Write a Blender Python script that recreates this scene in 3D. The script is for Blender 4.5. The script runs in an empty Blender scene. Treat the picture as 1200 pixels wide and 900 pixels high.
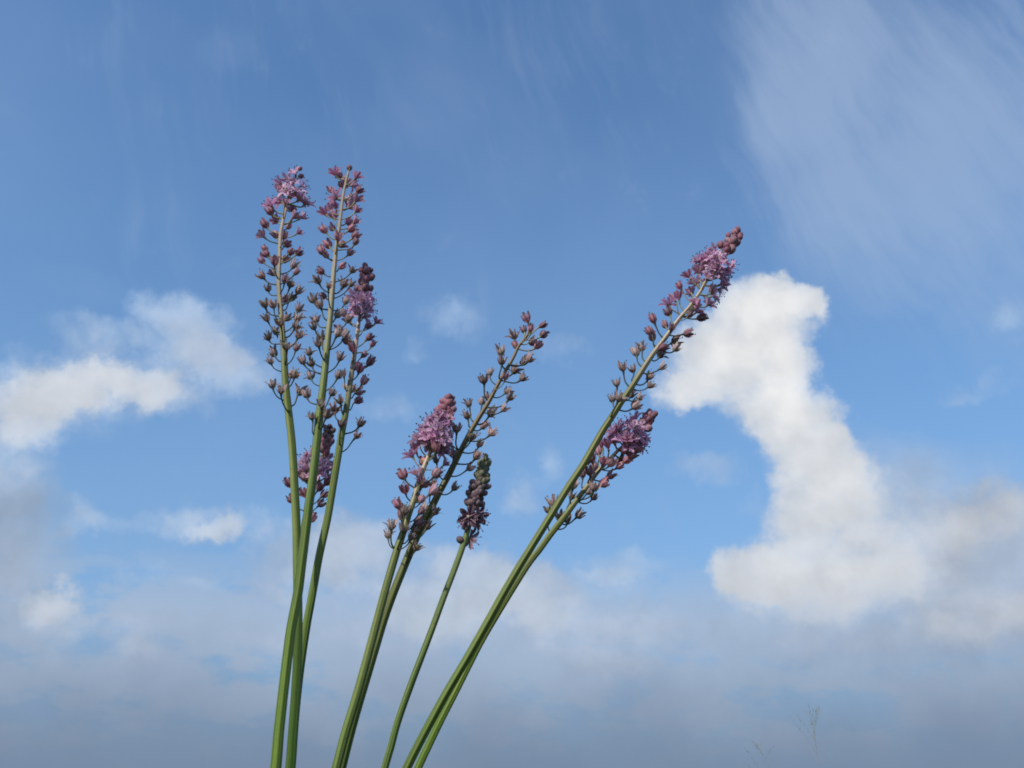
import bpy, math, random
from mathutils import Vector, Matrix

sc = bpy.context.scene
C = sc.collection
R = math.radians

# ------------------------------------------------------------------ camera
CAM_Z, PITCH, HFOV = 0.13, 27.0, 60.0
FPX = 600.0 / math.tan(R(HFOV / 2))
cam_d = bpy.data.cameras.new('camera')
cam = bpy.data.objects.new('camera', cam_d); C.objects.link(cam)
cam.location = (0, 0, CAM_Z)
cam.rotation_euler = (R(90 + PITCH), 0, 0)
cam_d.sensor_width = 6.2
cam_d.lens = 6.2 / 2 / math.tan(R(HFOV / 2))
cam_d.clip_start = 0.01
cam_d.clip_end = 20000
cam_d.dof.use_dof = True
cam_d.dof.focus_distance = 0.435
cam_d.dof.aperture_fstop = 5.4          # 5.4 mm lens, about a 1 mm opening
sc.camera = cam
CAMP = Vector(cam.location)
CR = Matrix.Rotation(R(90 + PITCH), 3, 'X')

def ray(px, py):
    return (CR @ Vector(((px - 600) / FPX, (450 - py) / FPX, -1))).normalized()

def at(px, py, Y):                       # the point of that pixel's ray on the upright plane y = Y
    d = ray(px, py)
    return CAMP + d * (Y / d.y)

def azel(px, py):
    d = ray(px, py)
    return math.atan2(d.x, d.y), math.asin(d.z)

# ------------------------------------------------------------------ light
SUN_EL, SUN_AZ = 40.0, -142.0            # azimuth from +Y towards +X: behind the camera, on its left
sun_d = bpy.data.lights.new('sun', 'SUN'); sun = bpy.data.objects.new('sun', sun_d); C.objects.link(sun)
sdir = Vector((math.sin(R(SUN_AZ)) * math.cos(R(SUN_EL)), math.cos(R(SUN_AZ)) * math.cos(R(SUN_EL)), math.sin(R(SUN_EL))))
sun.rotation_euler = sdir.to_track_quat('Z', 'Y').to_euler()
sun.location = (0, 0, 50)
sun_d.energy = 3.5
sun_d.angle = R(1.0)
sun_d.color = (1.0, 0.95, 0.86)

sc.view_settings.view_transform = 'Standard'
sc.view_settings.look = 'None'
sc.view_settings.exposure = 0.0
sc.view_settings.gamma = 1.0
sc.view_settings.use_curve_mapping = False
sc.render.engine = 'CYCLES'
sc.cycles.use_denoising = True
sc.cycles.max_bounces = 8
sc.cycles.transparent_max_bounces = 8
sc.cycles.filter_width = 1.8

# ------------------------------------------------------------------ sky
W = bpy.data.worlds.new('World'); sc.world = W; W.use_nodes = True
nt = W.node_tree; nt.nodes.clear(); L = nt.links.new
SKY = 0.15

def nd(t, **k):
    n = nt.nodes.new(t)
    for a, v in k.items(): setattr(n, a, v)
    return n

def put(sock, v):
    if hasattr(v, 'is_output'): L(v, sock)
    else: sock.default_value = v

def m(op, a, b=None, c=None, clamp=False):
    n = nd('ShaderNodeMath', operation=op, use_clamp=clamp)
    put(n.inputs[0], a)
    if b is not None: put(n.inputs[1], b)
    if c is not None: put(n.inputs[2], c)
    return n.outputs[0]

def vm(op, a, b=None, s=None):
    n = nd('ShaderNodeVectorMath', operation=op)
    put(n.inputs[0], a)
    if b is not None: put(n.inputs[1], b)
    if s is not None: put(n.inputs['Scale'], s)
    return n.outputs['Value'] if op in ('LENGTH', 'DOT_PRODUCT') else n.outputs[0]

def ramp(v, a, b, lo=0.0, hi=1.0, smooth=True):
    n = nd('ShaderNodeMapRange', interpolation_type='SMOOTHSTEP' if smooth else 'LINEAR')
    put(n.inputs[0], v)
    for i, q in enumerate((a, b, lo, hi)): put(n.inputs[i + 1], q)
    return n.outputs[0]

def noise(vec, scale, detail=5.0, rough=0.55, dist=0.0, col=False):
    n = nd('ShaderNodeTexNoise')
    put(n.inputs['Vector'], vec)
    n.inputs['Scale'].default_value = scale; n.inputs['Detail'].default_value = detail
    n.inputs['Roughness'].default_value = rough; n.inputs['Distortion'].default_value = dist
    return n.outputs['Color'] if col else n.outputs['Fac']

def mix(f, a, b):
    n = nd('ShaderNodeMix', data_type='RGBA')
    put(n.inputs[0], f); put(n.inputs[6], a); put(n.inputs[7], b)
    return n.outputs[2]

def srgb(r, g, b, a=1.0):
    f = lambda c: c / 12.92 if c <= 0.04045 else ((c + 0.055) / 1.055) ** 2.4
    return (f(r / 255), f(g / 255), f(b / 255), a)

def sky_rgb(r, g, b):                    # a radiance, given the background's strength
    c = srgb(r, g, b)
    return (c[0] / SKY, c[1] / SKY, c[2] / SKY, 1)

tc = nd('ShaderNodeTexCoord')
D = vm('NORMALIZE', tc.outputs['Generated'])
sep = nd('ShaderNodeSeparateXYZ'); L(D, sep.inputs[0])
AZ = m('ARCTAN2', sep.outputs[0], sep.outputs[1])
EL = m('ARCSINE', sep.outputs[2])
cmb = nd('ShaderNodeCombineXYZ'); L(AZ, cmb.inputs[0]); L(EL, cmb.inputs[1])
P0 = cmb.outputs[0]
# billows: the chart is warped by turbulence before the cloud bodies are looked up
HALF = (0.5, 0.5, 0.5)
w1 = vm('SCALE', vm('SUBTRACT', noise(D, 9.0, 3, 0.5, col=True), HALF), s=0.065)
w2 = vm('SCALE', vm('SUBTRACT', noise(D, 30.0, 7, 0.66, col=True), HALF), s=0.05)
PW = vm('ADD', vm('ADD', P0, w1), w2)
PT = vm('ADD', vm('ADD', P0, vm('SCALE', w1, s=0.45)), w2)
PS = vm('ADD', P0, vm('SCALE', w1, s=0.9))

def field(blobs, P):                     # (px, py, radius x, radius y, weight) -> summed soft bodies
    tot = None
    for b in blobs:
        x, y, rx, ry = b[:4]; wgt = b[4] if len(b) > 4 else 1.0
        a, e = azel(x, y)
        k = 1.0 / FPX * (ray(x, y).dot(ray(600, 450)))        # radians for one pixel there
        ix, iy = math.cos(e) / (rx * k), 1.0 / (ry * k)
        n = nd('ShaderNodeVectorMath', operation='MULTIPLY_ADD')
        put(n.inputs[0], P); n.inputs[1].default_value = (ix, iy, 0); n.inputs[2].default_value = (-a * ix, -e * iy, 0)
        q = vm('DOT_PRODUCT', n.outputs[0], n.outputs[0])
        f = ramp(q, 0.0, 1.9, wgt, 0.0, smooth=False)
        tot = f if tot is None else m('ADD', tot, f)
    return tot

sky = nd('ShaderNodeTexSky', sky_type='NISHITA')
sky.sun_disc = False
sky.sun_elevation = R(SUN_EL)
sky.sun_rotation = R(SUN_AZ)
sky.altitude = 0
sky.air_density = 1.0
sky.dust_density = 0.6
sky.ozone_density = 1.6
col = sky.outputs[0]
hsv = nd('ShaderNodeHueSaturation'); L(col, hsv.inputs['Color'])
hsv.inputs['Saturation'].default_value = 1.2; hsv.inputs['Value'].default_value = 1.27
col = hsv.outputs[0]

# thin high veil: streaks combed along one direction
def streak(rot, sx, sy, scale, detail=6, rough=0.6):
    mp = nd('ShaderNodeMapping')
    put(mp.inputs[0], PS)
    mp.inputs['Rotation'].default_value = (0, 0, R(rot))
    return noise(vm('MULTIPLY', mp.outputs[0], (sx, sy, 1)), scale, detail, rough)

veil_n = m('ADD', m('MULTIPLY', streak(-24, 7.0, 1.0, 6.0, 7, 0.6), 0.5), m('MULTIPLY', noise(D, 7.0, 5, 0.5), 0.5))
wisp_n = m('ADD', m('MULTIPLY', streak(-48, 3.5, 1.0, 6.0, 6, 0.55), 0.5), m('MULTIPLY', noise(D, 6.0, 5, 0.55), 0.5))
veil = field([(1000, 150, 120, 170, 1.1), (1150, 190, 150, 220), (940, 60, 80, 100, .8), (1030, 290, 90, 100, .7), (930, 180, 50, 110, .6), (1210, 120, 110, 170, .8),
              (780, 20, 130, 60, .3), (1210, 340, 90, 90, .35)], PS)
va = m('MULTIPLY', ramp(m('ADD', veil, m('MULTIPLY', m('SUBTRACT', veil_n, 0.5), 3.6)), 0.0, 2.4), 0.54)
col = mix(va, col, sky_rgb(172, 192, 221))
wisp = field([(430, 50, 190, 110, .5), (265, 62, 26, 26, .6), (650, 230, 90, 60, .5), (100, 340, 60, 26, .6),
              (330, 250, 60, 60, .3), (60, 180, 160, 220, .35), (1000, 420, 200, 60, .2)], PS)
wa = m('MULTIPLY', ramp(m('ADD', wisp, m('MULTIPLY', m('SUBTRACT', wisp_n, 0.5), 2.6)), 0.1, 1.9), 0.17)
col = mix(m('ADD', wa, ramp(noise(D, 3.0, 3, 0.5), 0.35, 0.7, 0.03, 0.13)), col, sky_rgb(165, 188, 220))

# moist air low down
col = mix(m('MULTIPLY', ramp(EL, R(0), R(46), 1.0, 0.0), 0.8), col, sky_rgb(120, 160, 203))

# the cloud sheets near the horizon
col = mix(m('MULTIPLY', ramp(EL, R(3), R(13), 1.0, 0.0), 0.6), col, sky_rgb(136, 160, 190))
low_n = noise(vm('MULTIPLY', D, (1.0, 1.0, 2.4)), 11.0, 8, 0.62)
band = m('MULTIPLY', ramp(EL, R(2), R(9)), ramp(EL, R(11), R(20), 1.0, 0.0))
la = m('MULTIPLY', ramp(m('ADD', low_n, m('MULTIPLY', band, 0.2)), 0.53, 0.70), m('MULTIPLY', ramp(EL, R(11), R(17), 1.0, 0.0), 0.66))
col = mix(la, col, sky_rgb(178, 189, 206))

n_mid = noise(D, 20.0, 7, 0.62)
n_fine = noise(D, 62.0, 4, 0.55)
PAINTED_RELIEF = m('SUBTRACT', noise(D, 15.0, 4, 0.5), noise(vm('ADD', D, (-0.013, -0.005, 0.015)), 15.0, 4, 0.5))                  # > 0 where a billow's sunward side is painted brighter, below it darker
rough_n = m('ADD', m('MULTIPLY', m('SUBTRACT', n_mid, 0.5), 1.5), m('MULTIPLY', m('SUBTRACT', n_fine, 0.5), 0.35))

def cloud(col, blobs, lo, hi, op, c_thin, c_thick, P=None, amp=1.0):
    f = m('ADD', field(blobs, P or PW), m('MULTIPLY', rough_n, amp))
    a = m('MULTIPLY', ramp(f, lo, hi), op)
    c = mix(ramp(f, lo + 0.2, hi + 1.0), c_thin, c_thick)
    c = vm('SCALE', c, s=ramp(PAINTED_RELIEF, -0.16, 0.16, 0.90, 1.09, smooth=False))
    return mix(a, col, c)

# faint puffs
col = cloud(col, [(530, 378, 50, 28), (165, 668, 50, 20), (245, 683, 24, 12), (825, 548, 42, 20), (645, 545, 18, 30, .9),
                  (1145, 452, 46, 15, .9), (1192, 380, 28, 28), (650, 405, 40, 18, .8), (490, 420, 20, 13, .7), (85, 605, 26, 26, 1.1),
                  (310, 615, 50, 18, .8), (150, 612, 40, 18, .9), (460, 470, 36, 18, .7), (222, 382, 60, 40, 1.8), (272, 425, 54, 30, 1.5), (110, 405, 74, 20, 1.0),
                  (730, 660, 66, 16, 1.1), (690, 690, 70, 20), (880, 590, 24, 26, .8)], 0.24, 1.5, 0.72, sky_rgb(160, 188, 222), sky_rgb(202, 213, 228))
# middle band of pale cumulus
col = cloud(col, [(360, 655, 70, 50, 1.6), (425, 645, 50, 46, 1.3), (520, 690, 70, 42, 1.4), (590, 676, 66, 40, 1.4), (635, 700, 54, 36, 1.2), (470, 735, 90, 36, 1.2),
                  (270, 748, 90, 28, .8), (590, 745, 90, 36, .8), (360, 770, 90, 30, .7), (700, 735, 80, 40, 1.0), (790, 730, 80, 34, 1.0), (180, 790, 60, 34, .8), (680, 790, 90, 30, .8), (800, 790, 90, 30, .8), (470, 790, 70, 24, .8), (100, 760, 70, 30, .8), (270, 700, 60, 22, .9), (170, 735, 50, 22, .9)],
            0.35, 1.7, 0.8, sky_rgb(162, 182, 210), sky_rgb(194, 203, 216))
# small bright cumulus
col = cloud(col, [(222, 608, 50, 28, 1.4), (265, 620, 34, 14, .8), (610, 583, 28, 21, 1.0), (78, 714, 42, 32, 1.5), (58, 690, 30, 24, 1.2)],
            0.35, 1.7, 0.85, sky_rgb(172, 192, 218), sky_rgb(214, 219, 226))
# the cloud at the left edge
col = cloud(col, [(-20, 600, 84, 70), (-10, 690, 76, 110), (20, 800, 90, 120, .7), (-5, 540, 54, 50), (10, 640, 64, 60, .7)],
            0.3, 2.6, 0.8, sky_rgb(160, 178, 202), sky_rgb(156, 167, 183))
col = cloud(col, [(52, 440, 56, 36, 1.2), (95, 446, 44, 34, 1.1), (20, 478, 60, 40, 1.2), (110, 470, 66, 34, 1.0), (160, 432, 48, 30, 1.1), (205, 452, 60, 28, 1.1), (175, 458, 60, 26, .8),
                  (-15, 515, 60, 50, 1.1), (60, 490, 60, 34, .8), (5, 560, 50, 40, .8)],
            0.35, 2.3, 0.88, sky_rgb(164, 189, 220), sky_rgb(218, 221, 226), P=PT, amp=1.15)
# the right-hand bank behind the tower
col = cloud(col, [(1070, 570, 110, 60, .9), (1150, 600, 120, 70), (1020, 560, 70, 60, .8), (1100, 680, 150, 80)], 0.3, 2.4, 0.6, sky_rgb(160, 183, 212), sky_rgb(184, 199, 217), P=PS, amp=0.6)
col = cloud(col, [(1190, 605, 76, 44), (1120, 640, 96, 64), (1170, 715, 86, 48), (1075, 600, 90, 54, .8), (1060, 700, 96, 66), (1000, 750, 120, 54, .8),
                  (880, 745, 100, 46, .8), (1200, 660, 80, 60), (1120, 770, 120, 44, .6), (800, 700, 60, 30, .5), (1040, 545, 60, 40, .6)],
            0.3, 2.2, 0.9, sky_rgb(152, 174, 203), sky_rgb(170, 184, 204))
col = cloud(col, [(1190, 592, 56, 32, 1.2), (1150, 722, 66, 34, 1.2), (1200, 705, 46, 30), (1085, 690, 50, 30), (1070, 620, 56, 40, 1.1), (1130, 600, 60, 34, 1.0), (1110, 650, 60, 36, .9), (1000, 740, 80, 30, .8), (900, 745, 70, 24, .7), (1100, 745, 70, 24, .7)],
            0.35, 2.2, 0.75, sky_rgb(176, 188, 206), sky_rgb(206, 208, 212))
# the tall white cumulus, its grey shading painted into the colour
tower = [(885, 348, 40, 30), (925, 350, 36, 26, .9), (952, 350, 22, 22, .9), (895, 375, 62, 44), (852, 395, 50, 44), (918, 405, 36, 44), (822, 432, 46, 40), (795, 458, 30, 22, .9), (875, 440, 66, 44),
         (922, 460, 44, 48), (900, 490, 44, 30, .9), (938, 500, 46, 42, 1.1), (948, 540, 50, 42, 1.1), (985, 490, 20, 30, .6), (985, 545, 40, 40, .7), (960, 590, 56, 44), (1005, 585, 50, 40, .6),
         (940, 625, 46, 40), (885, 672, 46, 32), (935, 680, 56, 40), (1028, 660, 42, 36, 1.1), (985, 690, 56, 36, .9), (850, 665, 18, 24, .9), (920, 720, 76, 36, .7), (1040, 700, 60, 40, .7), (1050, 600, 56, 44, .5), (1075, 650, 50, 40, .45)]
tf = m('ADD', field(tower, PT), m('MULTIPLY', rough_n, 0.95))
ta = m('MULTIPLY', ramp(tf, 0.3, 1.6), 0.97)
body = mix(ramp(tf, 0.6, 2.8), sky_rgb(196, 208, 225), sky_rgb(236, 236, 236))
body = mix(ramp(noise(D, 12.0, 5, 0.55, 0.3), 0.42, 0.68, 0.0, 0.6), body, sky_rgb(206, 211, 218))
body = mix(m('MULTIPLY', ramp(EL, R(24), R(11)), ramp(n_mid, 0.35, 0.65, 0.45, 0.95)), body, sky_rgb(200, 205, 213))
ta = m('MULTIPLY', ta, ramp(m('ADD', EL, m('MULTIPLY', m('SUBTRACT', n_mid, 0.5), 0.12)), R(8.5), R(14.0), 0.0, 1.0))
body = vm('SCALE', body, s=ramp(PAINTED_RELIEF, -0.16, 0.16, 0.93, 1.06, smooth=False))
col = mix(m('MULTIPLY', ramp(tf, 0.1, 1.3), m('MULTIPLY', ramp(EL, R(10), R(14)), 0.45)), col, sky_rgb(186, 203, 225))
col = mix(ta, col, body)

# grey murk above the horizon, in front of all of it
murk = ramp(m('ADD', EL, m('MULTIPLY', m('SUBTRACT', noise(D, 7.0, 5, 0.55), 0.5), 0.10)), R(2.6), R(12.5), 1.0, 0.0)
col = mix(m('MULTIPLY', murk, 0.93), col, sky_rgb(117, 136, 162))

bg = nd('ShaderNodeBackground'); L(col, bg.inputs['Color']); bg.inputs['Strength'].default_value = SKY
out = nd('ShaderNodeOutputWorld'); L(bg.outputs[0], out.inputs['Surface'])
W.cycles.sampling_method = 'MANUAL'
W.cycles.sample_map_resolution = 512
#SKYEND

# ------------------------------------------------------------------ materials
def mat(name):
    mt = bpy.data.materials.new(name); mt.use_nodes = True
    t = mt.node_tree; t.nodes.clear()
    return mt, t

class NT:                                # a small node-writing helper for one tree
    def __init__(s, t): s.t = t
    def n(s, kind, **k):
        x = s.t.nodes.new(kind)
        for a, v in k.items(): setattr(x, a, v)
        return x
    def put(s, sock, v):
        if hasattr(v, 'is_output'): s.t.links.new(v, sock)
        else: sock.default_value = v
    def math(s, op, a, b=0.0, clamp=False):
        x = s.n('ShaderNodeMath', operation=op, use_clamp=clamp); s.put(x.inputs[0], a); s.put(x.inputs[1], b); return x.outputs[0]
    def mr(s, v, a, b, lo=0.0, hi=1.0):
        x = s.n('ShaderNodeMapRange', interpolation_type='SMOOTHSTEP')
        for i, q in enumerate((v, a, b, lo, hi)): s.put(x.inputs[i], q)
        return x.outputs[0]
    def mix(s, f, a, b, blend='MIX'):
        x = s.n('ShaderNodeMix', data_type='RGBA', blend_type=blend); s.put(x.inputs[0], f); s.put(x.inputs[6], a); s.put(x.inputs[7], b); return x.outputs[2]
    def noise(s, scale, detail=3.0, vec=None, rough=0.55):
        x = s.n('ShaderNodeTexNoise'); x.inputs['Scale'].default_value = scale; x.inputs['Detail'].default_value = detail; x.inputs['Roughness'].default_value = rough
        if vec is not None: s.put(x.inputs['Vector'], vec)
        return x.outputs['Fac']
    def finish(s, colour, rough=0.55, spec=0.3, trans=0.0, bump=None):
        p = s.n('ShaderNodeBsdfPrincipled'); s.put(p.inputs['Base Color'], colour); s.put(p.inputs['Roughness'], rough)
        p.inputs['Specular IOR Level'].default_value = spec
        if bump is not None:
            b = s.n('ShaderNodeBump'); b.inputs['Strength'].default_value = 0.5; b.inputs['Distance'].default_value = 0.0004
            s.put(b.inputs['Height'], bump); s.t.links.new(b.outputs[0], p.inputs['Normal'])
        sh = p.outputs[0]
        if trans > 0:
            tr = s.n('ShaderNodeBsdfTranslucent'); s.put(tr.inputs['Color'], colour)
            mx = s.n('ShaderNodeMixShader'); mx.inputs[0].default_value = trans
            s.t.links.new(sh, mx.inputs[1]); s.t.links.new(tr.outputs[0], mx.inputs[2]); sh = mx.outputs[0]
        o = s.n('ShaderNodeOutputMaterial'); s.t.links.new(sh, o.inputs['Surface'])

def tepal_mat(name, edge, rib, tip, trans, spread=0.35):
    mt, t = mat(name); k = NT(t)
    uv = k.n('ShaderNodeUVMap').outputs[0]
    sp = k.n('ShaderNodeSeparateXYZ'); k.put(sp.inputs[0], uv)
    u = k.math('ABSOLUTE', k.math('SUBTRACT', sp.outputs[0], 0.5))
    inf = k.n('ShaderNodeObjectInfo').outputs['Random']
    nz = k.noise(900.0, 3.0, k.n('ShaderNodeTexCoord').outputs['Object'])
    c = k.mix(k.mr(k.math('ADD', u, k.math('MULTIPLY', k.math('SUBTRACT', nz, 0.5), 0.16)), 0.05, 0.26), (*rib, 1), (*edge, 1))
    c = k.mix(k.mr(sp.outputs[1], 0.72, 1.0, 0.0, 0.85), c, (*tip, 1))
    h = k.n('ShaderNodeHueSaturation'); k.put(h.inputs['Color'], c)
    k.put(h.inputs['Value'], k.mr(inf, 0.0, 1.0, 1.0 - spread, 1.0 + spread))
    k.put(h.inputs['Saturation'], k.mr(k.math('FRACT', k.math('MULTIPLY', inf, 7.31)), 0.0, 1.0, 0.78, 1.12))
    k.finish(h.outputs[0], 0.6, 0.25, trans)
    return mt

def plain_mat(name, c1, c2, scale=600.0, rough=0.55, trans=0.0, spread=0.25, spec=0.3):
    mt, t = mat(name); k = NT(t)
    nz = k.noise(scale, 3.0, k.n('ShaderNodeTexCoord').outputs['Object'])
    c = k.mix(k.mr(nz, 0.35, 0.65), (*c1, 1), (*c2, 1))
    h = k.n('ShaderNodeHueSaturation'); k.put(h.inputs['Color'], c)
    k.put(h.inputs['Value'], k.mr(k.n('ShaderNodeObjectInfo').outputs['Random'], 0, 1, 1 - spread, 1 + spread))
    k.finish(h.outputs[0], rough, spec, trans)
    return mt

M_OPEN = tepal_mat('tepal_lilac', (0.76, 0.49, 0.65), (0.54, 0.24, 0.42), (0.62, 0.34, 0.52), 0.4, 0.16)
M_CUP = tepal_mat('tepal_mauve', (0.56, 0.31, 0.35), (0.30, 0.12, 0.15), (0.30, 0.16, 0.14), 0.35)
M_ROSE = tepal_mat('tepal_rose', (0.68, 0.38, 0.50), (0.42, 0.16, 0.24), (0.46, 0.22, 0.28), 0.4, 0.2)
M_DRY = tepal_mat('tepal_withered', (0.55, 0.385, 0.355), (0.31, 0.185, 0.17), (0.38, 0.265, 0.17), 0.35)
M_DARK = tepal_mat('tepal_dusky', (0.25, 0.145, 0.175), (0.12, 0.05, 0.08), (0.14, 0.07, 0.08), 0.2)
M_BUD = tepal_mat('bud_mauve', (0.31, 0.135, 0.165), (0.21, 0.085, 0.11), (0.19, 0.105, 0.08), 0.0, 0.22)
M_BUDG = tepal_mat('bud_green', (0.15, 0.155, 0.085), (0.11, 0.10, 0.07), (0.15, 0.095, 0.095), 0.0, 0.25)
M_BUDP = tepal_mat('bud_dusky_purple', (0.20, 0.125, 0.14), (0.14, 0.10, 0.095), (0.13, 0.085, 0.075), 0.0, 0.25)
M_FIL = plain_mat('filament_lilac', (0.66, 0.42, 0.60), (0.55, 0.28, 0.48), spread=0.1, trans=0.2)
M_ANT = plain_mat('anther_dark', (0.035, 0.02, 0.035), (0.08, 0.05, 0.05), spread=0.2)
M_ANTB = plain_mat('anther_tan', (0.26, 0.17, 0.07), (0.15, 0.09, 0.05), spread=0.2)
M_OVG = plain_mat('ovary_green', (0.10, 0.12, 0.035), (0.16, 0.155, 0.06), spread=0.3)
M_OVP = plain_mat('ovary_pale', (0.42, 0.40, 0.26), (0.50, 0.36, 0.38), spread=0.1, trans=0.15)
M_PDK = plain_mat('pedicel_dark_green', (0.042, 0.066, 0.035), (0.07, 0.075, 0.05), spread=0.3)
M_PPL = plain_mat('pedicel_pale', (0.27, 0.24, 0.115), (0.22, 0.22, 0.10), spread=0.2)

def stem_mat(name, low, mid, top, stop, rng):
    """green stalk with fine lengthwise ribs; stop = (where the flowering part starts, where its colour is full), in the length's share"""
    mt, t = mat(name); k = NT(t)
    sp = k.n('ShaderNodeSeparateXYZ'); k.put(sp.inputs[0], k.n('ShaderNodeUVMap').outputs[0])
    v = sp.outputs[1]
    c = k.mix(k.mr(v, stop[0] - 0.35, stop[0] + 0.02), (*low, 1), (*mid, 1))
    c = k.mix(k.mr(v, stop[0], stop[1]), c, (*top, 1))
    cx = k.n('ShaderNodeCombineXYZ'); k.put(cx.inputs[0], k.math('MULTIPLY', sp.outputs[0], 17.0)); k.put(cx.inputs[1], k.math('MULTIPLY', v, 4.0)); cx.inputs[2].default_value = rng
    st = k.noise(1.0, 2.0, cx.outputs[0])
    c = k.mix(k.mr(st, 0.42, 0.56, 0.0, 0.85), k.mix(1.0, c, (1.3, 1.22, 1.15, 1), 'MULTIPLY'), k.mix(1.0, c, (0.42, 0.52, 0.36, 1), 'MULTIPLY'))
    sf = k.n('ShaderNodeTexCoord').outputs['Object']
    bl = k.noise(260.0, 5.0, sf)
    c = k.mix(k.mr(k.noise(900.0, 2.0, sf), 0.66, 0.74, 0.0, 0.6), c, (0.10, 0.08, 0.035, 1))
    c = k.mix(k.mr(bl, 0.45, 0.72, 0.0, 0.35), c, k.mix(1.0, c, (1.35, 1.2, 0.95, 1), 'MULTIPLY'))
    k.finish(c, 0.5, 0.22)
    return mt

# ------------------------------------------------------------------ mesh helpers
class MB:
    def __init__(s): s.v, s.f, s.uv, s.mi = [], [], [], []
    def grid(s, rows, mi=0, closed=False, uvs=None):
        b = len(s.v); nr = len(rows); nc = len(rows[0])
        for r in rows: s.v.extend(r)
        for i in range(nr - 1):
            for j in range(nc if closed else nc - 1):
                j2 = (j + 1) % nc
                s.f.append((b + i * nc + j, b + i * nc + j2, b + (i + 1) * nc + j2, b + (i + 1) * nc + j))
                den = nc if closed else nc - 1
                s.uv.append([(j / den, i / (nr - 1)), ((j + 1) / den, i / (nr - 1)), ((j + 1) / den, (i + 1) / (nr - 1)), (j / den, (i + 1) / (nr - 1))])
                s.mi.append(mi)
    def tube(s, pts, rad, sides=5, mi=0):
        rows = []
        t0 = (pts[1] - pts[0]).normalized()
        n = t0.orthogonal().normalized()
        for i, p in enumerate(pts):
            t = (pts[min(i + 1, len(pts) - 1)] - pts[max(i - 1, 0)]).normalized()
            n = (n - t * n.dot(t)).normalized(); b = t.cross(n)
            r = rad[i] if isinstance(rad, (list, tuple)) else rad
            rows.append([p + (n * math.cos(a) + b * math.sin(a)) * r for a in [2 * math.pi * q / sides for q in range(sides)]])
        s.grid(rows, mi, True)
    def blob(s, prof, sides=10, mi=0, lobes=0, amp=0.0, ph=0.0, org=Vector((0, 0, 0)), rot=None):
        rows = []
        for r, z in prof:
            row = []
            for q in range(sides):
                a = 2 * math.pi * q / sides
                rr = r * (1 + amp * math.cos(lobes * a + ph))
                p = Vector((rr * math.cos(a), rr * math.sin(a), z))
                row.append(org + (rot @ p if rot else p))
            rows.append(row)
        s.grid(rows, mi, True)
    def build(s, name, mats):
        me = bpy.data.meshes.new(name)
        me.from_pydata([tuple(p) for p in s.v], [], s.f)
        uvl = me.uv_layers.new(name='UVMap')
        uvl.data.foreach_set('uv', [c for q in s.uv for p in q for c in p])
        for x in mats: me.materials.append(x)
        me.polygons.foreach_set('material_index', s.mi)
        me.polygons.foreach_set('use_smooth', [True] * len(s.f))
        me.update()
        return me

MM = 0.001
def lerp_list(xs, t):
    q = t * (len(xs) - 1); i = min(int(q), len(xs) - 2); return xs[i] + (xs[i + 1] - xs[i]) * (q - i)

def tepal(mb, rs, zs, hw, a, rng, wrapmin=1.2, chan=0.0, jr=0.0, jz=0.0, twist=0.0, mi=0, nseg=7):
    rows = []
    dj, dz, tw = rng.uniform(-jr, jr), rng.uniform(-jz, jz), rng.uniform(-twist, twist)
    sway = rng.uniform(-0.12, 0.12)
    for i in range(nseg):
        t = i / (nseg - 1)
        r = lerp_list(rs, t) + dj * t * t; z = lerp_list(zs, t) + dz * t; w = lerp_list(hw, t)
        row = []
        for u in (-1, -0.5, 0, 0.5, 1):
            ang = a + sway * t + u * w / max(r, wrapmin)
            rr = r + tw * u * t * w; zz = z + chan * (u * u) * w
            row.append(Vector((rr * math.cos(ang), rr * math.sin(ang), zz)) * MM)
        rows.append(row)
    mb.grid(rows, mi)

def stamen(mb, a, p0, p1, p2, rng, mi_f, mi_a, r=0.13, ant=0.75):
    e = lambda p: Vector((p[0] * math.cos(a), p[0] * math.sin(a), p[1])) * MM
    A, B, Cc = e(p0), e(p1), e(p2)
    pts = [A.lerp(B, t).lerp(B.lerp(Cc, t), t) for t in (0, 0.35, 0.7, 1)]
    mb.tube(pts, [r * 1.9 * MM, r * 1.3 * MM, r * MM, r * 0.8 * MM], 4, mi_f)
    d = Vector((rng.uniform(-1, 1), rng.uniform(-1, 1), rng.uniform(-0.4, 0.8))).normalized()
    q = d.to_track_quat('Z', 'Y').to_matrix()
    mb.blob([(0.02 * MM, -ant / 2 * MM), (0.27 * MM, -ant / 4 * MM), (0.3 * MM, ant / 6 * MM), (0.02 * MM, ant / 2 * MM)], 6, mi_a, org=Cc, rot=q)

def head_open(seed, tm, openness=1.0):
    g = random.Random(seed); mb = MB(); ph = g.uniform(0, 1)
    o = openness
    for i in range(6):
        a = ph + i * math.pi / 3 + g.uniform(-.08, .08)
        rs = [0.25, 1.0 + .5 * o, 1.7 + 1.3 * o, 2.2 + 2.2 * o, 2.5 + 2.8 * o]
        zs = [0.3, 1.6 - .3 * o, 3.1 - 1.2 * o, 4.4 - 2.3 * o, 5.4 - 3.6 * o]
        tepal(mb, rs, zs, [0.5, 0.95, 1.25, 1.05, 0.2], a, g, 1.0, 0.28, 0.7, 0.9, 0.2, 0)
        if g.random() < 0.92:
            stamen(mb, a + .2, (0.5, 0.9), (1.0 + .6 * o, 2.6), (1.6 + 1.9 * o + g.uniform(-.5, .5), 4.6 + g.uniform(-.6, .6)), g, 1, 2)
    return mb.build('flower', [tm, M_FIL, M_ANT])

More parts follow.
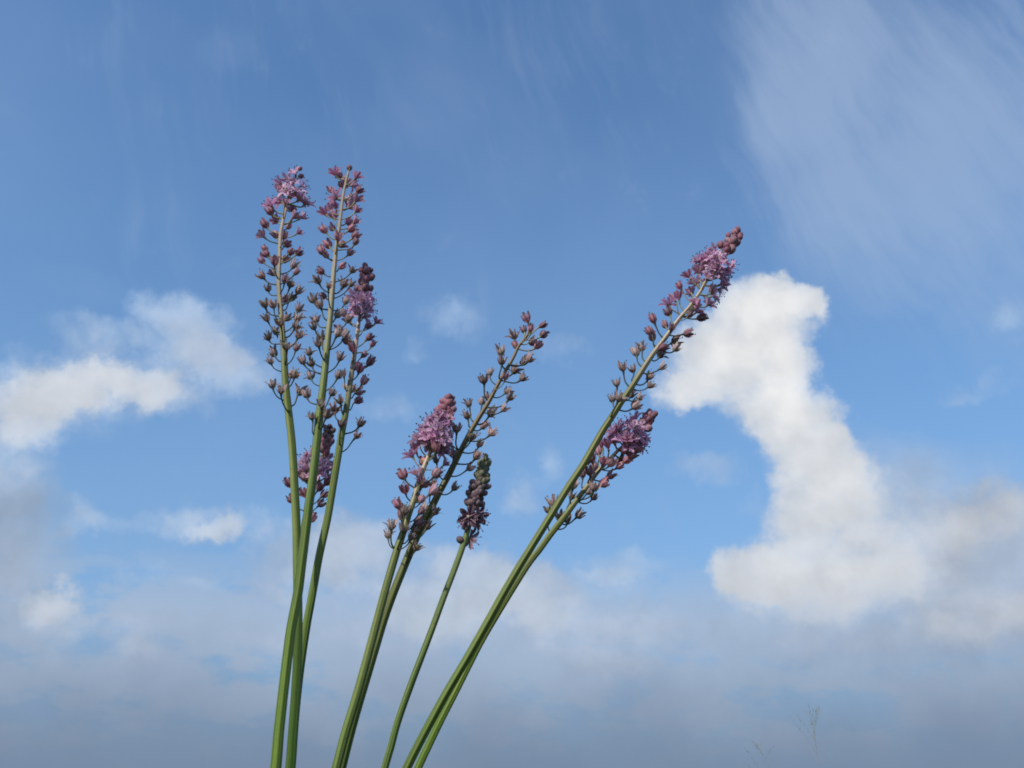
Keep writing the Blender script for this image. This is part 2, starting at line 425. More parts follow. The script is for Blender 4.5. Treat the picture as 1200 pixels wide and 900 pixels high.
def head_cup(seed, tm):
    g = random.Random(seed); mb = MB(); ph = g.uniform(0, 1); fl = g.uniform(-0.2, 0.5); wd = g.uniform(0.88, 1.12)
    for i in range(6):
        a = ph + i * math.pi / 3 + g.uniform(-.1, .1); ins = 0.25 if i % 2 else 0.0
        stray = 1.3 if g.random() < 0.10 else 0.0
        rs = [x * wd for x in (0.3, 1.5 - ins, 2.1 - ins, 2.1 - ins + .3 * stray, 2.0 + fl + stray)]
        tepal(mb, rs, [0, 0.8, 2.2, 3.6, 4.8 - .4 * stray], [0.7, 1.15, 1.2, 1.0, 0.3], a, g, 1.3, 0.0, 0.35, 0.6, 0.3, 0)
        if g.random() < 0.5:
            stamen(mb, a + .5, (0.5, 1.0), (1.2, 3.0), (1.3 + g.uniform(-.4, .9), 4.9 + g.uniform(-.4, .8)), g, 1, 2, 0.12, 0.8)
    return mb.build('flower', [tm, M_FIL, M_ANT if seed % 2 else M_ANTB])

def head_dry(seed, tm):
    g = random.Random(seed); mb = MB(); ph = g.uniform(0, 1); fl = g.uniform(0.1, 1.3)
    for i in range(6):
        a = ph + i * math.pi / 3 + g.uniform(-.2, .2); stray = g.uniform(0.8, 2.2) if g.random() < 0.22 else 0.0
        rs = [0.5, 1.65, 2.0, 2.1 + .4 * fl + .4 * stray, 2.2 + fl + stray]
        tepal(mb, rs, [0.0, 0.9, 2.2, 3.5 - .3 * stray, 4.7 - .35 * fl - .7 * stray], [0.6, 1.0, 0.95, 0.7, 0.2], a, g, 1.3, 0.0, 0.6, 0.8, 0.9, 0)
        if g.random() < 0.55:
            stamen(mb, a + .5, (1.2, 1.2), (1.8, 2.8), (1.7 + g.uniform(-.5, 1.2), 4.4 + g.uniform(-.6, .7)), g, 0, 1, 0.13, 0.8)
    return mb.build('spent_flower', [tm, M_ANTB if seed % 3 else M_ANT])

def head_bud(seed, tm):
    g = random.Random(seed); mb = MB(); s = g.uniform(0.92, 1.1)
    prof = [(0.15, 0), (0.8, 0.3), (1.25, 1.0), (1.4, 1.9), (1.22, 2.8), (0.72, 3.4), (0.1, 3.65)]
    mb.blob([(r * s * MM, z * MM) for r, z in prof], 18, 0, 6, 0.045, g.uniform(0, 6))
    return mb.build('flower_bud', [tm])

def ovary_mesh(name, r, z0, z1, style, mt):
    mb = MB()
    prof = [(0.1, 0), (0.75, .12), (1.0, .42), (0.85, .75), (0.35, .95), (0.12, 1.0)]
    mb.blob([(p * r * MM, (z0 + q * (z1 - z0)) * MM) for p, q in prof] + [(0.11 * MM, (z1 + style) * MM), (0.02 * MM, (z1 + style + .1) * MM)], 12, 0, 3, 0.10)
    return mb.build(name, [mt])

NV = 8
HEADS = {
    'O': [head_open(100 + i, M_OPEN, (1.0, 0.9, 0.75, 1.05, 0.6, 0.95, 0.85, 0.7)[i]) for i in range(NV)],
    'K': [head_open(200 + i, M_DARK, (1.0, 1.1, 0.9, 0.8)[i % 4]) for i in range(NV)],
    'R': [head_open(800 + i, M_ROSE, (0.1, 0.25, 0.4, 0.15, 0.55, 0.3, 0.2, 0.45)[i]) for i in range(NV)],
    'C': [head_cup(300 + i, M_CUP) for i in range(NV)],
    'S': [head_dry(400 + i, M_DRY) for i in range(NV)],
    'B': [head_bud(500 + i, M_BUD) for i in range(4)],
    'G': [head_bud(600 + i, M_BUDG) for i in range(4)],
    'P': [head_bud(700 + i, M_BUDP) for i in range(4)],
}
OV_PALE = ovary_mesh('ovary', 0.95, 0.5, 2.4, 1.5, M_OVP)
OV_GREEN = ovary_mesh('ovary', 1.55, 0.1, 3.5, 1.0, M_OVG)
LEN = {'O': 4.2, 'K': 4.2, 'C': 5.0, 'S': 4.4, 'B': 3.3, 'G': 3.3, 'P': 3.3}      # mm, along the head's own axis
REACH = {'O': 5.6, 'K': 4.2, 'C': 6.4, 'S': 8.0, 'B': 2.2, 'G': 2.0, 'P': 2.3}    # mm, how far a head stands off the stalk
NAME = {'O': 'flower', 'K': 'flower', 'C': 'flower', 'S': 'spent_flower', 'B': 'flower_bud', 'G': 'flower_bud', 'P': 'flower_bud'}

def link(o, parent=None):
    C.objects.link(o)
    if parent: o.parent = parent
    return o

def catmull(pts, n):
    P = [pts[0] * 2 - pts[1]] + pts + [pts[-1] * 2 - pts[-2]]
    o = []
    for i in range(1, len(P) - 2):
        for q in range(n):
            t = q / n; a, b, c, d = P[i - 1:i + 3]
            o.append(0.5 * ((2 * b) + (c - a) * t + (2 * a - 5 * b + 4 * c - d) * t * t + (3 * b - a - 3 * c + d) * t ** 3))
    o.append(pts[-1]); return o

# ------------------------------------------------------------------ the ground, below the picture
gm, t = mat('ground_soil'); k = NT(t)
co = k.n('ShaderNodeTexCoord').outputs['Object']
k.finish(k.mix(k.mr(k.noise(3.0, 8.0, co), 0.35, 0.65), (0.05, 0.065, 0.025, 1), (0.085, 0.07, 0.045, 1)), 0.95, 0.1)
S = 6000.0
gme = bpy.data.meshes.new('ground')
gme.from_pydata([(-S, -S, 0), (S, -S, 0), (S, S, 0), (-S, S, 0)], [], [(0, 1, 2, 3)])
gme.materials.append(gm)
ground = link(bpy.data.objects.new('ground', gme)); ground['kind'] = 'structure'

# ------------------------------------------------------------------ the flower stalks
def panel(ox, oy, s, items):
    return [(ox + i[0] / s, oy + i[1] / s) + tuple(i[2:]) for i in items]

def T(kind, pts, side=0):                # many heads of one kind; side 1 = before the stalk, -1 = behind it
    return [(p[0], p[1], kind, side) for p in pts]

STALKS = []
def stalk(**k): STALKS.append(k)

AX_A = [(347, 203), (341, 225), (335, 245), (331, 262), (328.5, 275), (328, 285), (327, 310), (326.5, 335), (328.5, 360), (331, 390), (333, 420), (334.5, 450), (337.5, 478),
        (342, 520), (345, 570), (347, 610), (348, 660), (349, 720), (348.5, 770), (346.5, 810), (343, 860), (340, 900)]
A = T('B', [(351.4, 197.8), (352.4, 206.7)]) + T('O', [(344.7, 201.5), (338, 211), (343, 213), (356, 217), (341.7, 228)]) + T('O', [(347.8, 221), (334, 222)], 1) + T('O', [(327, 215), (327, 235.5)], -1) \
  + T('C', [(328.5, 222), (352, 232), (359, 236.7), (316.7, 240), (316.7, 247.5), (323, 257.8), (345.5, 253), (355.5, 254), (310.5, 262.8), (350, 272), (307, 275), (310.5, 291.7), (340.5, 295.5), (350.5, 296), (306.7, 305), (347, 319)]) \
  + T('C', [(335, 236), (334, 276), (322, 306), (334, 327)], 1) + T('C', [(342, 245.5), (338, 265), (323, 275.5), (336, 286), (312, 298), (334, 304), (320, 320), (334.5, 351)], -1) \
  + T('S', [(344.5, 310.5), (306.7, 322.8), (340.5, 332), (314, 338), (350, 340.5), (341.7, 349), (310, 356), (320, 357), (350, 361.7), (312, 372.7), (348.7, 373), (347.3, 382), (350.7, 392), (314, 395), (347.3, 408), (316.7, 423.3), (346.7, 438), (318.7, 450.7), (352, 458.7)]) \
  + T('S', [(328, 377), (335.3, 405), (329.3, 456.7)], 1) + T('S', [(335.3, 373), (322.7, 388.7), (320.7, 414), (341, 440)], -1)
stalk(axis=AX_A, heads=A, Y=0.357, base=(326, 0.357), mats=((0.10, 0.175, 0.03), (0.17, 0.205, 0.06), (0.50, 0.385, 0.34)), start=475, full=260, r=2.2,
      label='tall upright flower stalk with a few pink open flowers crowded at its tip')

AX_B = [(409, 199), (405, 215), (402, 230), (399.5, 250), (397, 270), (394, 290), (391.5, 315), (389, 345), (387, 370), (384, 400), (381, 430), (377, 465), (374, 490), (371, 520), (366.5, 560),
        (361.5, 595), (358.5, 620), (353.5, 660), (349, 695), (341.5, 735), (337.5, 765), (331.5, 815), (326.5, 860), (323, 900)]
B = T('B', [(409.5, 196.7)]) + T('C', [(392, 202), (399, 206), (418, 206.7), (414.5, 216.7), (421, 222.8), (387.8, 222.8), (391.7, 231), (418.3, 233.3), (409, 241.7), (418.3, 246.7), (380, 249), (391.7, 254), (417, 259), (411.7, 268.3), (379.5, 269),
    (416.7, 276), (416.7, 283.3), (376.7, 294), (382, 299), (410.5, 296), (401, 312), (376, 317.8)]) + T('C', [(396.7, 276.7)], 1) \
  + T('C', [(405.5, 213), (399.5, 217), (409.5, 234.5), (386, 244.5), (392.8, 242), (408, 260.5), (389.5, 267), (401, 286.7), (384.5, 286.7), (379, 347)], -1) \
  + T('S', [(413.3, 316.7), (372, 327.8), (402.8, 332.8), (411.7, 332.8), (367.8, 351), (374, 357), (396, 368), (367.3, 383), (377, 394.7), (362, 413.3), (354, 423), (364.7, 425.8), (363.8, 441), (359.3, 462), (365.5, 488),
    (408, 374), (396.7, 390), (405.5, 393.8), (398.5, 418.7), (396.7, 440), (389.5, 460), (384, 485.3)]) + T('S', [(385.5, 334.5), (372.7, 401.8), (377, 473)], 1) + T('S', [(405.5, 353), (370, 375)], -1)
stalk(axis=AX_B, heads=B, Y=0.345, base=(308, 0.345), mats=((0.115, 0.19, 0.03), (0.145, 0.20, 0.05), (0.46, 0.36, 0.31)), start=500, full=250, r=2.35,
      label='tall upright flower stalk of mauve cups ending in one lone bud')

AX_C = [(429, 316), (427.5, 330), (426, 345), (424, 360), (421, 375), (419, 390), (417, 405), (414, 425), (411, 445), (408, 465), (405, 485), (401, 505), (397, 530), (392, 560), (387, 590), (383, 612),
        (374.5, 650), (369, 680), (364.5, 705), (359, 735), (351.5, 785), (345.5, 840), (341, 900)]
Cc = T('B', [(428, 312), (423.3, 317), (429.5, 318), (434.5, 317), (424, 323), (431, 326), (435, 325), (424, 330.5), (419, 337.8), (433.3, 338.3), (428, 336)]) \
  + T('O', [(414.5, 346.7), (433, 348), (436, 361), (428, 357), (413.3, 356.7), (429, 371), (416, 362)]) + T('O', [(424, 350), (427, 363), (419, 366)], 1) \
  + T('C', [(431, 381.7), (441.7, 376.7), (403.5, 369), (398, 386.7), (433, 395.5), (437, 403), (426.8, 415.7), (433.8, 424), (422, 432), (426.8, 446), (420.5, 459), (419.8, 469)]) + T('C', [(412.8, 407)], 1) \
  + T('C', [(407, 399), (416.7, 429), (409, 376)], -1) + T('S', [(402, 438), (398, 469), (423, 495.8), (419, 510.5), (392.5, 479.5)]) + T('S', [(400.3, 496.5)], 1) + T('S', [(407, 454), (413.5, 455)], -1)
stalk(axis=AX_C, heads=Cc, Y=0.369, base=(338, 0.372), mats=((0.10, 0.17, 0.028), (0.15, 0.19, 0.055), (0.54, 0.40, 0.38)), start=515, full=385, r=2.1,
      label='pink flower stalk with round mauve bud tip, beside the stalk ending in one bud')

AX_D = [(385, 500), (382, 515), (377, 540), (371, 560), (365, 580), (359, 600), (355, 620), (353.5, 640), (351.5, 665), (348.5, 700), (342, 740), (336, 790), (330, 850), (326, 900)]
Dd = T('P', [(381, 500), (387, 501), (383, 505), (389, 505), (383, 510), (387, 511)]) + T('B', [(379, 515), (384.7, 516), (388, 518), (383, 522), (376.7, 526), (383, 530.7), (379, 521)]) \
  + T('O', [(356.7, 540.7), (362, 532), (380, 539), (383, 544), (387, 548), (386, 556.7), (358.7, 549), (366, 541), (365, 552)]) + T('O', [(374, 543), (372, 552)], 1) \
  + T('C', [(351, 552.7), (356, 558.7), (384, 564.7), (375, 571), (338.7, 566), (356, 577), (380, 579), (376.7, 590), (340, 585), (366, 607)]) + T('C', [(370, 565), (361, 563)], -1)
stalk(axis=AX_D, heads=Dd, Y=0.381, base=(322, 0.384), mats=((0.11, 0.18, 0.035), (0.20, 0.22, 0.08), (0.48, 0.40, 0.30)), start=610, full=540, r=1.6,
      label='low pink flowering stalk with dark bud tip, showing between the stems of three taller stalks')

AX_E = [(526, 470), (519, 490), (511, 510), (504, 530), (497, 547), (490, 568), (484, 588), (478, 605), (473, 622), (466.5, 640), (460.5, 660), (449, 700), (434.5, 755), (418, 815), (405, 858), (394, 900)]
E = T('B', [(524, 467), (529.5, 467), (519, 471), (524.5, 474.5), (530.5, 472.5), (517.8, 477.8), (524, 480), (530, 480), (527.8, 485), (520, 484), (513.3, 482.5), (526, 490.5)]) \
  + T('O', [(512.8, 488), (521, 489), (524.5, 497), (516.7, 494.5), (505.5, 493.5), (499, 497), (495.5, 508), (522, 509), (500, 519), (520, 521), (524.5, 523), (516.7, 528), (492, 513)]) + T('O', [(511, 501), (517.8, 502), (505.5, 505.5), (502, 511), (511, 510), (516.7, 512)], 1) + T('O', [(508, 496), (514, 518), (505, 516)], -1) \
  + T('C', [(490, 514), (486.7, 525), (482, 533), (496.7, 541), (522, 543), (472, 556.7), (474, 572.7), (466, 591), (487, 553), (498, 567), (512, 554.7), (494.7, 585), (508, 574.7), (494, 598.7), (491, 612)]) + T('C', [(511, 523), (493, 563)], 1) + T('C', [(488.7, 584), (471, 604)], -1) \
  + T('S', [(475, 597), (459, 614.7), (455, 627), (482, 628.7), (486, 620)]) + T('S', [(474, 619)], 1)
stalk(axis=AX_E, heads=E, Y=0.350, base=(352, 0.350), mats=((0.115, 0.175, 0.04), (0.17, 0.205, 0.07), (0.48, 0.40, 0.30)), start=645, full=545, r=2.1,
      label='full pink flower stalk with knobbly mauve tip, crossed by a stalk of spent cups')

AX_F = [(622, 378), (618, 393), (608, 405), (603, 416), (597, 427), (589, 440), (580, 457), (572, 472), (562, 488), (553, 503), (544, 520), (535, 538), (525, 558), (514, 578), (503, 600), (489, 627),
        (475, 660), (460, 697), (449, 728), (440, 758), (428, 798), (417, 835), (408, 868), (400, 900)]
F = T('C', [(616.7, 372.7), (636, 381), (636.7, 392), (624, 401), (630.7, 404.7), (604, 404.7), (613.6, 386.7)]) + T('C', [(622, 385), (592.7, 440.7)], 1) \
  + T('S', [(602, 392.7), (587, 412), (588, 423), (621, 420), (613, 425), (612.7, 442.7), (574, 437), (567, 445), (594.7, 458.7), (598, 464.7), (571, 464.7), (549, 473), (591, 479), (547, 486.7), (576, 484), (576.7, 506.7), (535, 502), (526.7, 508), (562, 520), (559, 534), (550.7, 548), (511, 538.7), (533, 571), (510.7, 598.7), (506.7, 566.7), (489, 641)]) \
  + T('S', [(554, 510.7)], 1) + T('S', [(602.7, 434), (564.7, 471), (566.7, 499), (532, 532), (498.7, 596), (501, 616)], -1)
stalk(axis=AX_F, heads=F, Y=0.3575, base=(368, 0.362), mats=((0.10, 0.16, 0.035), (0.13, 0.145, 0.05), (0.19, 0.135, 0.075)), start=640, full=470, r=2.2, faded=True,
      label='leaning stalk set with brownish spent cups right to its tip, without round buds')

AX_G = [(569, 535), (566, 547), (563, 560), (559.5, 575), (556, 590), (552, 606), (548, 622), (542.5, 640), (533.5, 665), (520, 700), (509, 730), (497, 762), (482.5, 800), (466.5, 845), (457.5, 878), (451, 900)]
Gg = panel(520, 520, 6.92, T('G', [(340, 105), (325, 135), (355, 140), (305, 165), (355, 172), (330, 180), (295, 205), (345, 212), (315, 225), (285, 235), (345, 260), (310, 262), (268, 255), (325, 305), (335, 235), (290, 285), (345, 300)])
    + T('P', [(280, 320), (245, 320), (355, 350), (230, 360), (290, 390), (310, 350), (225, 430), (265, 400), (295, 445), (205, 405), (195, 480), (240, 480), (300, 490), (215, 525), (255, 520), (270, 445), (320, 400)]))
Gg += T('K', [(543, 612), (562, 604), (552, 632), (560, 612)]) + T('K', [(549, 606)], 1) + T('P', [(540, 633)])
stalk(axis=AX_G, heads=Gg, Y=0.3605, base=(404, 0.361), mats=((0.135, 0.20, 0.055), (0.17, 0.215, 0.085), (0.15, 0.17, 0.07)), start=640, full=590, r=1.75,
      label='slender stalk in tight green bud with a few dusky star flowers below')

AX_H = [(866, 271), (858, 285), (848, 298), (838, 312), (830, 325), (823, 338), (815, 350), (807, 361), (798, 371), (789, 383), (778, 398), (765, 415), (755, 430), (745, 446), (735, 461), (726, 474), (716.5, 489), (706, 505),
        (694, 526), (683, 545), (665, 572), (648, 600), (632, 626), (619, 647), (606, 668), (588, 699), (572, 728), (554, 760), (540, 784), (524, 811), (508, 840), (492, 870), (477, 900)]
H = panel(770, 260, 7.5, T('B', [(705, 65), (675, 95), (730, 110), (628, 122), (690, 150), (625, 170), (700, 190), (655, 250), (612, 255), (560, 205), (645, 225)])
    + T('O', [(490, 250), (380, 330), (440, 285), (600, 340), (650, 390), (620, 430), (400, 400), (580, 470), (350, 335), (560, 480), (530, 305), (560, 600), (440, 350)]) + T('O', [(470, 300), (450, 480), (480, 400), (520, 380), (550, 430), (500, 440), (540, 350)], 1)
    + T('C', [(270, 465), (360, 420), (340, 530), (580, 545), (490, 590), (505, 645), (455, 715), (195, 560), (145, 675), (190, 655), (290, 815), (365, 780), (390, 840), (100, 715), (95, 790)]) + T('C', [(320, 690)], 1) + T('C', [(295, 620), (340, 745)], -1))
H += panel(700, 360, 6.923, T('C', [(450, 95), (425, 195), (735, 210), (530, 325)]) + T('C', [(605, 165)], 1) + T('C', [(550, 145), (445, 240)], -1)
    + T('S', [(635, 270), (640, 330), (360, 325), (530, 485), (205, 485), (285, 505), (425, 560), (430, 635), (155, 615), (345, 730), (310, 800)]) + T('S', [(180, 730)], 1) + T('S', [(515, 385), (315, 365), (120, 745), (275, 710)], -1))
stalk(axis=AX_H, heads=H, Y=0.350, base=(416, 0.345), mats=((0.12, 0.175, 0.032), (0.165, 0.175, 0.06), (0.52, 0.41, 0.35)), start=490, full=370, r=1.95,
      label='longest leaning flower stalk, its pink tip reaching the tall white cloud')

AX_I = panel(630, 470, 5.625, [(748, 95), (690, 170), (640, 222), (590, 275), (530, 325), (480, 380), (420, 438), (370, 500), (320, 570), (270, 638), (220, 705), (160, 785), (90, 872)])
AX_I += [(633, 643), (619, 661), (600, 691), (581, 722), (564, 751), (549, 780), (533, 812), (517, 843), (502, 874), (490, 900)]
I = panel(630, 470, 5.625, T('B', [(740, 75), (770, 88), (705, 95), (745, 130), (695, 150), (725, 180), (715, 125)])
    + T('O', [(600, 130), (640, 110), (680, 180), (560, 230), (510, 200), (650, 262), (700, 250), (540, 180), (690, 280), (480, 215), (590, 190), (520, 165)]) + T('O', [(640, 170), (620, 240), (590, 280), (660, 225), (570, 250)], 1)
    + T('C', [(500, 260), (460, 290), (400, 330), (415, 285), (355, 375), (575, 320), (620, 355), (660, 315), (545, 395), (590, 390), (540, 430), (490, 405), (485, 487), (440, 540), (340, 455), (295, 480)]) + T('C', [(435, 395)], 1) + T('C', [(375, 445), (325, 400)], -1)
    + T('S', [(235, 550), (370, 630), (225, 625), (275, 750), (100, 665), (70, 715), (335, 595)]) + T('S', [(375, 565)], 1) + T('S', [(195, 780), (150, 755)], -1))
stalk(axis=AX_I, heads=I, Y=0.358, base=(428, 0.362), mats=((0.125, 0.21, 0.03), (0.17, 0.19, 0.065), (0.50, 0.41, 0.34)), start=612, full=525, r=1.85,
      label='shorter leaning pink flower stalk tucked below and close against the longest leaning stalk')

def resample(pts, step):
    out = [pts[0]]; acc = 0.0
    for a, b in zip(pts, pts[1:]):
        l = (b - a).length
        while acc + l >= step:
            q = (step - acc) / l; a = a.lerp(b, q); out.append(a); l = (b - a).length; acc = 0.0
        acc += l
    out.append(pts[-1]); return out

for si, S_ in enumerate(STALKS):
    rng = random.Random(40 + si)
    Y = S_['Y']
    axp = [at(x, y, Y) for x, y in S_['axis']]
    # down out of the picture to the soil: the stem keeps its lean and steepens towards its foot
    p0 = axp[-1]; tan = (axp[-1] - axp[-3]).normalized()
    bx = at(S_['base'][0], 900, S_['base'][1]).x
    foot = Vector((bx, S_['base'][1], -0.004))
    hlp = p0 + tan * (p0.z * 0.45)
    up = foot + Vector((0, 0, p0.z * 0.5))
    tail = []
    for q in (0.15, 0.3, 0.45, 0.6, 0.75, 0.9, 1.0):
        a1, a2, a3 = p0.lerp(hlp, q), hlp.lerp(up, q), up.lerp(foot, q)
        tail.append(a1.lerp(a2, q).lerp(a2.lerp(a3, q), q))
    full = list(reversed(axp + tail))                                     # from the foot up
    line = resample(catmull(full, 6), 0.003)
    root = bpy.data.objects.new('flower_stalk', None); link(root)
    RL = Vector((foot.x, foot.y, 0.0)); root.location = RL
    root.empty_display_size = 0.02
    root['label'] = S_['label']; root['category'] = 'flower stalk'
    n = len(line)
    z_start = at(600, S_['start'], Y).z; z_full = at(600, S_['full'], Y).z
    zs = [p.z for p in line]
    fr = lambda z: next((i for i, q in enumerate(zs) if q >= z), n - 1) / (n - 1)
    f0, f1 = fr(z_start), fr(z_full)
    bud_y = sorted(h[1] for h in S_['heads'] if h[2] in 'BGP')
    z_bud = at(600, bud_y[int(len(bud_y) * 0.9)], Y).z if len(bud_y) > 4 else 9.0
    # stem
    mb = MB(); rows = []; sides = 28
    nrm = Vector((1, 0, 0)); rad_at = []
    ph = [rng.uniform(0, 6.28) for _ in range(3)]
    for i, p in enumerate(line):
        tq = (line[min(i + 1, n - 1)] - line[max(i - 1, 0)]).normalized()
        nrm = (nrm - tq * nrm.dot(tq)).normalized(); bn = tq.cross(nrm)
        v = i / (n - 1)
        r = S_['r'] * 0.70 * (1.30 - 0.34 * v)
        if v > f0: r *= 1.0 - 0.66 * (v - f0) / (1 - f0)
        if i >= n - 2: r *= 0.4 if i == n - 1 else 0.75
        if p.z > z_bud: r *= max(0.3, 1.0 - 0.6 * (p.z - z_bud) / max(zs[-1] - z_bud, 1e-4))
        r *= MM; rad_at.append(r)
        row = []
        for j in range(sides):
            a = 2 * math.pi * j / sides
            rr = r * (1 + 0.045 * math.cos(7 * a + ph[0] + 2.5 * v) + 0.025 * math.cos(3 * a + ph[1] + 3 * v) + 0.02 * math.sin(5 * a + ph[2]))
            row.append(p + (nrm * math.cos(a) + bn * math.sin(a)) * rr - RL)
        rows.append(row)
    mb.grid(rows, 0, True)
    sm = stem_mat('stem_green', *S_['mats'], (f0, min(max(f1, f0 + 0.05), 1.0)), si * 3.7)
    link(bpy.data.objects.new('stem', mb.build('stem', [sm])), root)
    # heads
    view = ray(600, 450)
    fill = []
    if len(bud_y) > 4:                                                    # buds close round the tip on every side
        for px, py, kind, side in S_['heads']:
            if kind in 'BGP' and py < bud_y[int(len(bud_y) * 0.92)]:
                axx = min(S_['axis'], key=lambda q: abs(q[1] - py))[0] - 0.2 * (0 if kind == 'G' else 1)
                fill.append((px * 0.45 + axx * 0.55 + rng.uniform(-1, 1), py + rng.uniform(-1, 3), kind, 1))
                fill.append((px * 0.3 + axx * 0.7 + rng.uniform(-1.5, 1.5), py + rng.uniform(0, 4), kind, -1))
    for hi, (px, py, kind, side) in enumerate(S_['heads'] + fill):
        pc = at(px, py, Y)
        ia = min(range(n), key=lambda i: (line[i] - pc).length_squared)
        ax = (line[min(ia + 3, n - 1)] - line[max(ia - 3, 0)]).normalized()
        off = pc - line[ia]; off -= ax * off.dot(ax)
        o = off.length / MM
        reach = REACH[kind] * rng.uniform(0.9, 1.1)
        if kind in 'BGP' and ia > n - 6: reach *= 0.4
        dep = math.sqrt(max(reach * reach - o * o, 0.0))
        if side == 0: dep *= rng.choice((-0.6, 0.6)) * rng.uniform(0.5, 1.0)
        else: dep *= -side
        pos = at(px, py, Y + dep * MM)
        ia = min(range(n), key=lambda i: (line[i] - pos).length_squared)
        radial = pos - line[ia]; radial -= ax * radial.dot(ax)
        radial = radial.normalized() if radial.length > 1e-5 else Vector((1, 0, 0))
        upv = (Vector((0, 0, 1)) * 0.75 + ax * 0.5)
        wr, wu = {'S': (0.55, 1.0), 'C': (0.75, 0.85), 'O': (1.0, 0.35), 'K': (1.0, -0.05), 'B': (0.6, 0.8), 'G': (0.8, 0.6), 'P': (0.9, 0.4)}[kind]
        d = (radial * wr + upv * wu + Vector((rng.uniform(-1, 1), rng.uniform(-1, 1), rng.uniform(-1, 1))) * 0.3).normalized()
        if kind == 'C' and not S_.get('faded') and (pos.z - z_start) / max(z_full - z_start, 1e-4) > 1.08 and rng.random() < 0.4: kind = 'O'
        sc_ = rng.uniform(0.82, 1.16)
        if kind in 'CS': sc_ *= 0.88
        if kind == 'O': sc_ *= 1.0
        if kind in 'BGP': sc_ *= 1.0 if kind != 'B' else 1.2
        tip_f = ia / (n - 1)
        if kind in 'BGP' and tip_f > 0.985: sc_ *= 0.78
        basep = pos - d * (LEN[kind] * 0.5 * sc_ * MM)
        rot = d.to_track_quat('Z', 'Y').to_matrix().to_4x4() @ Matrix.Rotation(rng.uniform(0, 6.28), 4, 'Z')
        Mx = Matrix.Translation(basep - RL) @ rot @ Matrix.Diagonal((sc_, sc_, sc_, 1))
        hf = (pos.z - z_start) / max(z_full - z_start, 1e-4)
        hs = HEADS['R' if kind == 'C' and not S_.get('faded') and hf > rng.uniform(0.85, 1.15) and rng.random() < 0.8 else kind]
        ho = bpy.data.objects.new(NAME[kind], hs[rng.randrange(len(hs))])
        link(ho, root); ho.matrix_local = Mx
        inv = Mx.inverted()
        if kind in 'OSK':
            link(bpy.data.objects.new('ovary', OV_GREEN if kind == 'S' else OV_PALE), ho)
        # pedicel: leaves the stalk sideways and bends up into the flower
        drop = {'S': 5.2, 'C': 3.6, 'O': 2.2, 'K': 1.2, 'B': 0.8, 'G': 0.4, 'P': 0.5}[kind] * MM
        target = (basep - line[ia]).dot(ax) - drop
        ib = min(range(n), key=lambda i: (line[i] - (line[ia] + ax * target)).length_squared)
        q0 = line[ib]; q3 = basep + d * (0.25 * MM * sc_)
        rd = q3 - q0; rd -= ax * rd.dot(ax); rd = rd.normalized() if rd.length > 1e-5 else radial
        q0 = q0 + rd * rad_at[ib] * 0.7
        ln = (q3 - q0).length
        c1 = q0 + (rd * 0.95 + ax * 0.25) * ln * 0.42; c2 = q3 - d * ln * 0.42
        pts = []
        for t_ in [i / 7 for i in range(8)]:
            u_ = 1 - t_
            pts.append(inv @ ((q0 * u_ ** 3 + c1 * 3 * u_ * u_ * t_ + c2 * 3 * u_ * t_ * t_ + q3 * t_ ** 3) - RL))
        pr = {'S': 0.38, 'C': 0.36, 'O': 0.36, 'K': 0.4, 'B': 0.3, 'G': 0.3, 'P': 0.3}[kind] * MM
        mb = MB(); mb.tube(pts, [pr * 1.25, pr, pr * .95, pr * .92, pr * .92, pr * .95, pr * 1.15, pr * 1.9], 6)
        hfrac = max(0.0, min(1.0, (q0.z - z_start) / max(z_full - z_start, 1e-4)))
        pale = kind in 'OBK' or (kind == 'C' and hfrac > rng.uniform(0.45, 1.0))
        link(bpy.data.objects.new('pedicel', mb.build('pedicel', [M_PPL if pale else M_PDK])), ho)

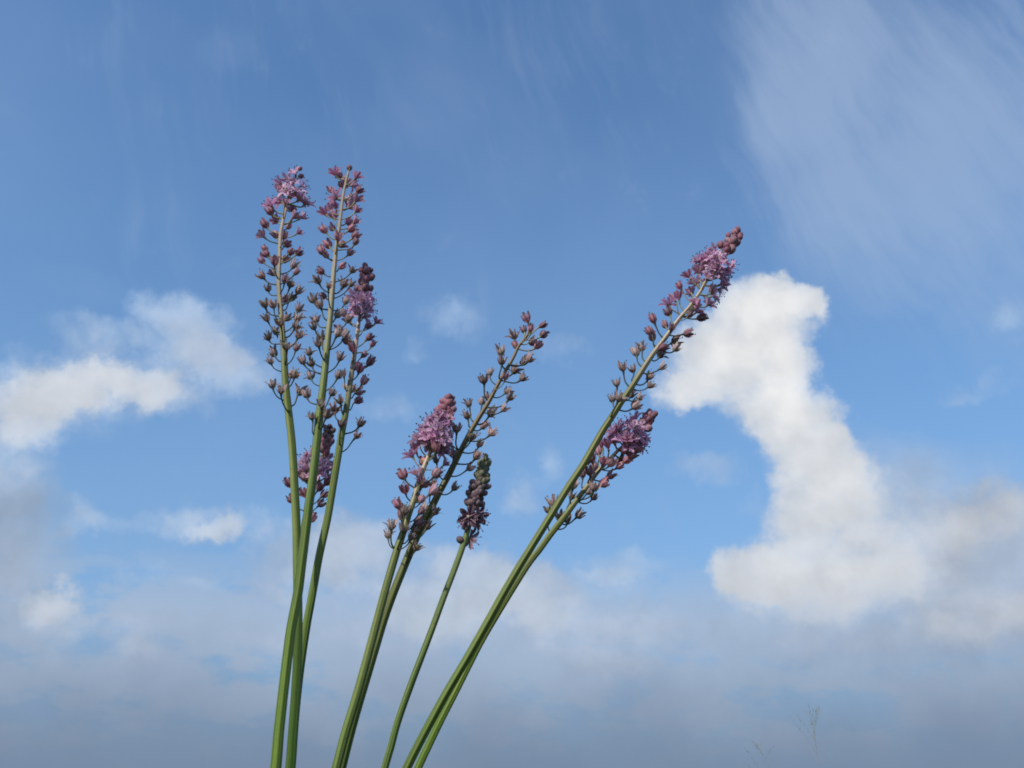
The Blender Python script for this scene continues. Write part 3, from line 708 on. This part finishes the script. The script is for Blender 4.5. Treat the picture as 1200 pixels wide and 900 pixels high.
# ------------------------------------------------------------------ wispy grass seed heads further off
M_STRAW = plain_mat('grass_straw', (0.30, 0.29, 0.22), (0.24, 0.24, 0.18), 40.0, 0.7, 0.0, 0.1)
def seed_grass(px, top_py, Y, seed, n_br, label, spread):
    g = random.Random(seed)
    top = at(px, top_py, Y)
    root = bpy.data.objects.new('seed_head', None); link(root); root.location = (top.x + g.uniform(-.02, .02), Y, 0)
    root['label'] = label; root['category'] = 'seed head'; root['group'] = 'wispy grass seed heads'
    RL = Vector(root.location)
    h = top.z
    lean = top - Vector((RL.x, RL.y, h))
    P = lambda q: Vector((lean.x * q * q, lean.y * q * q, h * q))
    mb = MB(); mb.tube([P(q / 10) for q in range(11)], [0.0005 * (1.05 - 0.08 * q) * (1 if q < 10 else .5) for q in range(11)], 6)
    link(bpy.data.objects.new('culm', mb.build('culm', [M_STRAW])), root)
    for b in range(n_br):
        q = g.uniform(0.6, 0.97); s = P(q); a = g.uniform(0, 6.28); ln = h * (1.02 - q) * g.uniform(0.5, 0.9) + 0.02
        dirv = Vector((math.cos(a) * spread, math.sin(a) * spread, 1.0)).normalized()
        pts = [s + dirv * ln * t_ + Vector((math.cos(a), math.sin(a), -0.2)) * (spread * ln * 0.35 * t_ * t_) for t_ in (0, .25, .5, .75, 1)]
        mb = MB(); mb.tube(pts, [0.00024, 0.00022, 0.0002, 0.00016, 0.0001], 5)
        for w in range(5):
            tq = g.uniform(0.45, 1.0); c = pts[min(int(tq * 4), 3)].lerp(pts[min(int(tq * 4), 3) + 1], tq * 4 - min(int(tq * 4), 3))
            dv = (dirv + Vector((g.uniform(-.5, .5), g.uniform(-.5, .5), 0))).normalized()
            mb.tube([c, c + dv * 0.004, c + dv * 0.008], [0.0001, 0.0004, 0.0001], 5)
        link(bpy.data.objects.new('seed_branch', mb.build('seed_branch', [M_STRAW])), root)
    for b in range(5):
        a = g.uniform(0, 6.28); ln = g.uniform(0.14, 0.22); dv = Vector((math.cos(a), math.sin(a), 0)); sd = Vector((-dv.y, dv.x, 0))
        rows = []
        for i in range(6):
            q = i / 5; c = dv * (ln * 0.6 * q + 0.004) + Vector((0, 0, ln * (q - 0.55 * q * q)))
            w = 0.0035 * (1 - q) ** 0.6 + 0.0001
            rows.append([c - sd * w, c - Vector((0, 0, w * .5)), c + sd * w])
        mb = MB(); mb.grid(rows); link(bpy.data.objects.new('leaf_blade', mb.build('leaf_blade', [M_STRAW])), root)

seed_grass(950, 838, 2.3, 5, 14, 'taller faint wispy grass seed head against the grey low sky', 0.42)
seed_grass(893, 876, 2.5, 9, 10, 'shorter faint wispy grass seed head against the grey low sky', 0.6)

# ------------------------------------------------------------------ short turf round the stalks' feet (all below the lens)
mt, t = mat('turf'); k = NT(t)
nz = k.noise(30.0, 3.0, k.n('ShaderNodeTexCoord').outputs['Object'])
k.finish(k.mix(k.mr(nz, 0.35, 0.65), (0.055, 0.10, 0.02, 1), (0.09, 0.12, 0.035, 1)), 0.6, 0.25, 0.2)
g = random.Random(3); mb = MB()
for i in range(9000):
    rr = 0.06 + 2.9 * g.random() ** 1.3; a = g.uniform(0, 6.28)
    c = Vector((-0.06 + rr * math.cos(a), 0.36 + rr * math.sin(a), -0.002))
    h = g.uniform(0.025, 0.085); b = g.uniform(0, 6.28); dv = Vector((math.cos(b), math.sin(b), 0)) * h * g.uniform(0.1, 0.6)
    sd = Vector((-math.sin(b), math.cos(b), 0)) * g.uniform(0.0012, 0.0024)
    if c.to_2d().length < 0.07: continue
    mid = c + dv * 0.35 + Vector((0, 0, h * 0.6)); tip = c + dv + Vector((0, 0, h))
    mb.grid([[c - sd, c + sd], [mid - sd * .8, mid + sd * .8], [tip - sd * .05, tip + sd * .05]])
turf = link(bpy.data.objects.new('grass', mb.build('grass', [mt])))
turf['kind'] = 'stuff'; turf['label'] = 'short green turf around the feet of the flower stalks'; turf['category'] = 'grass'
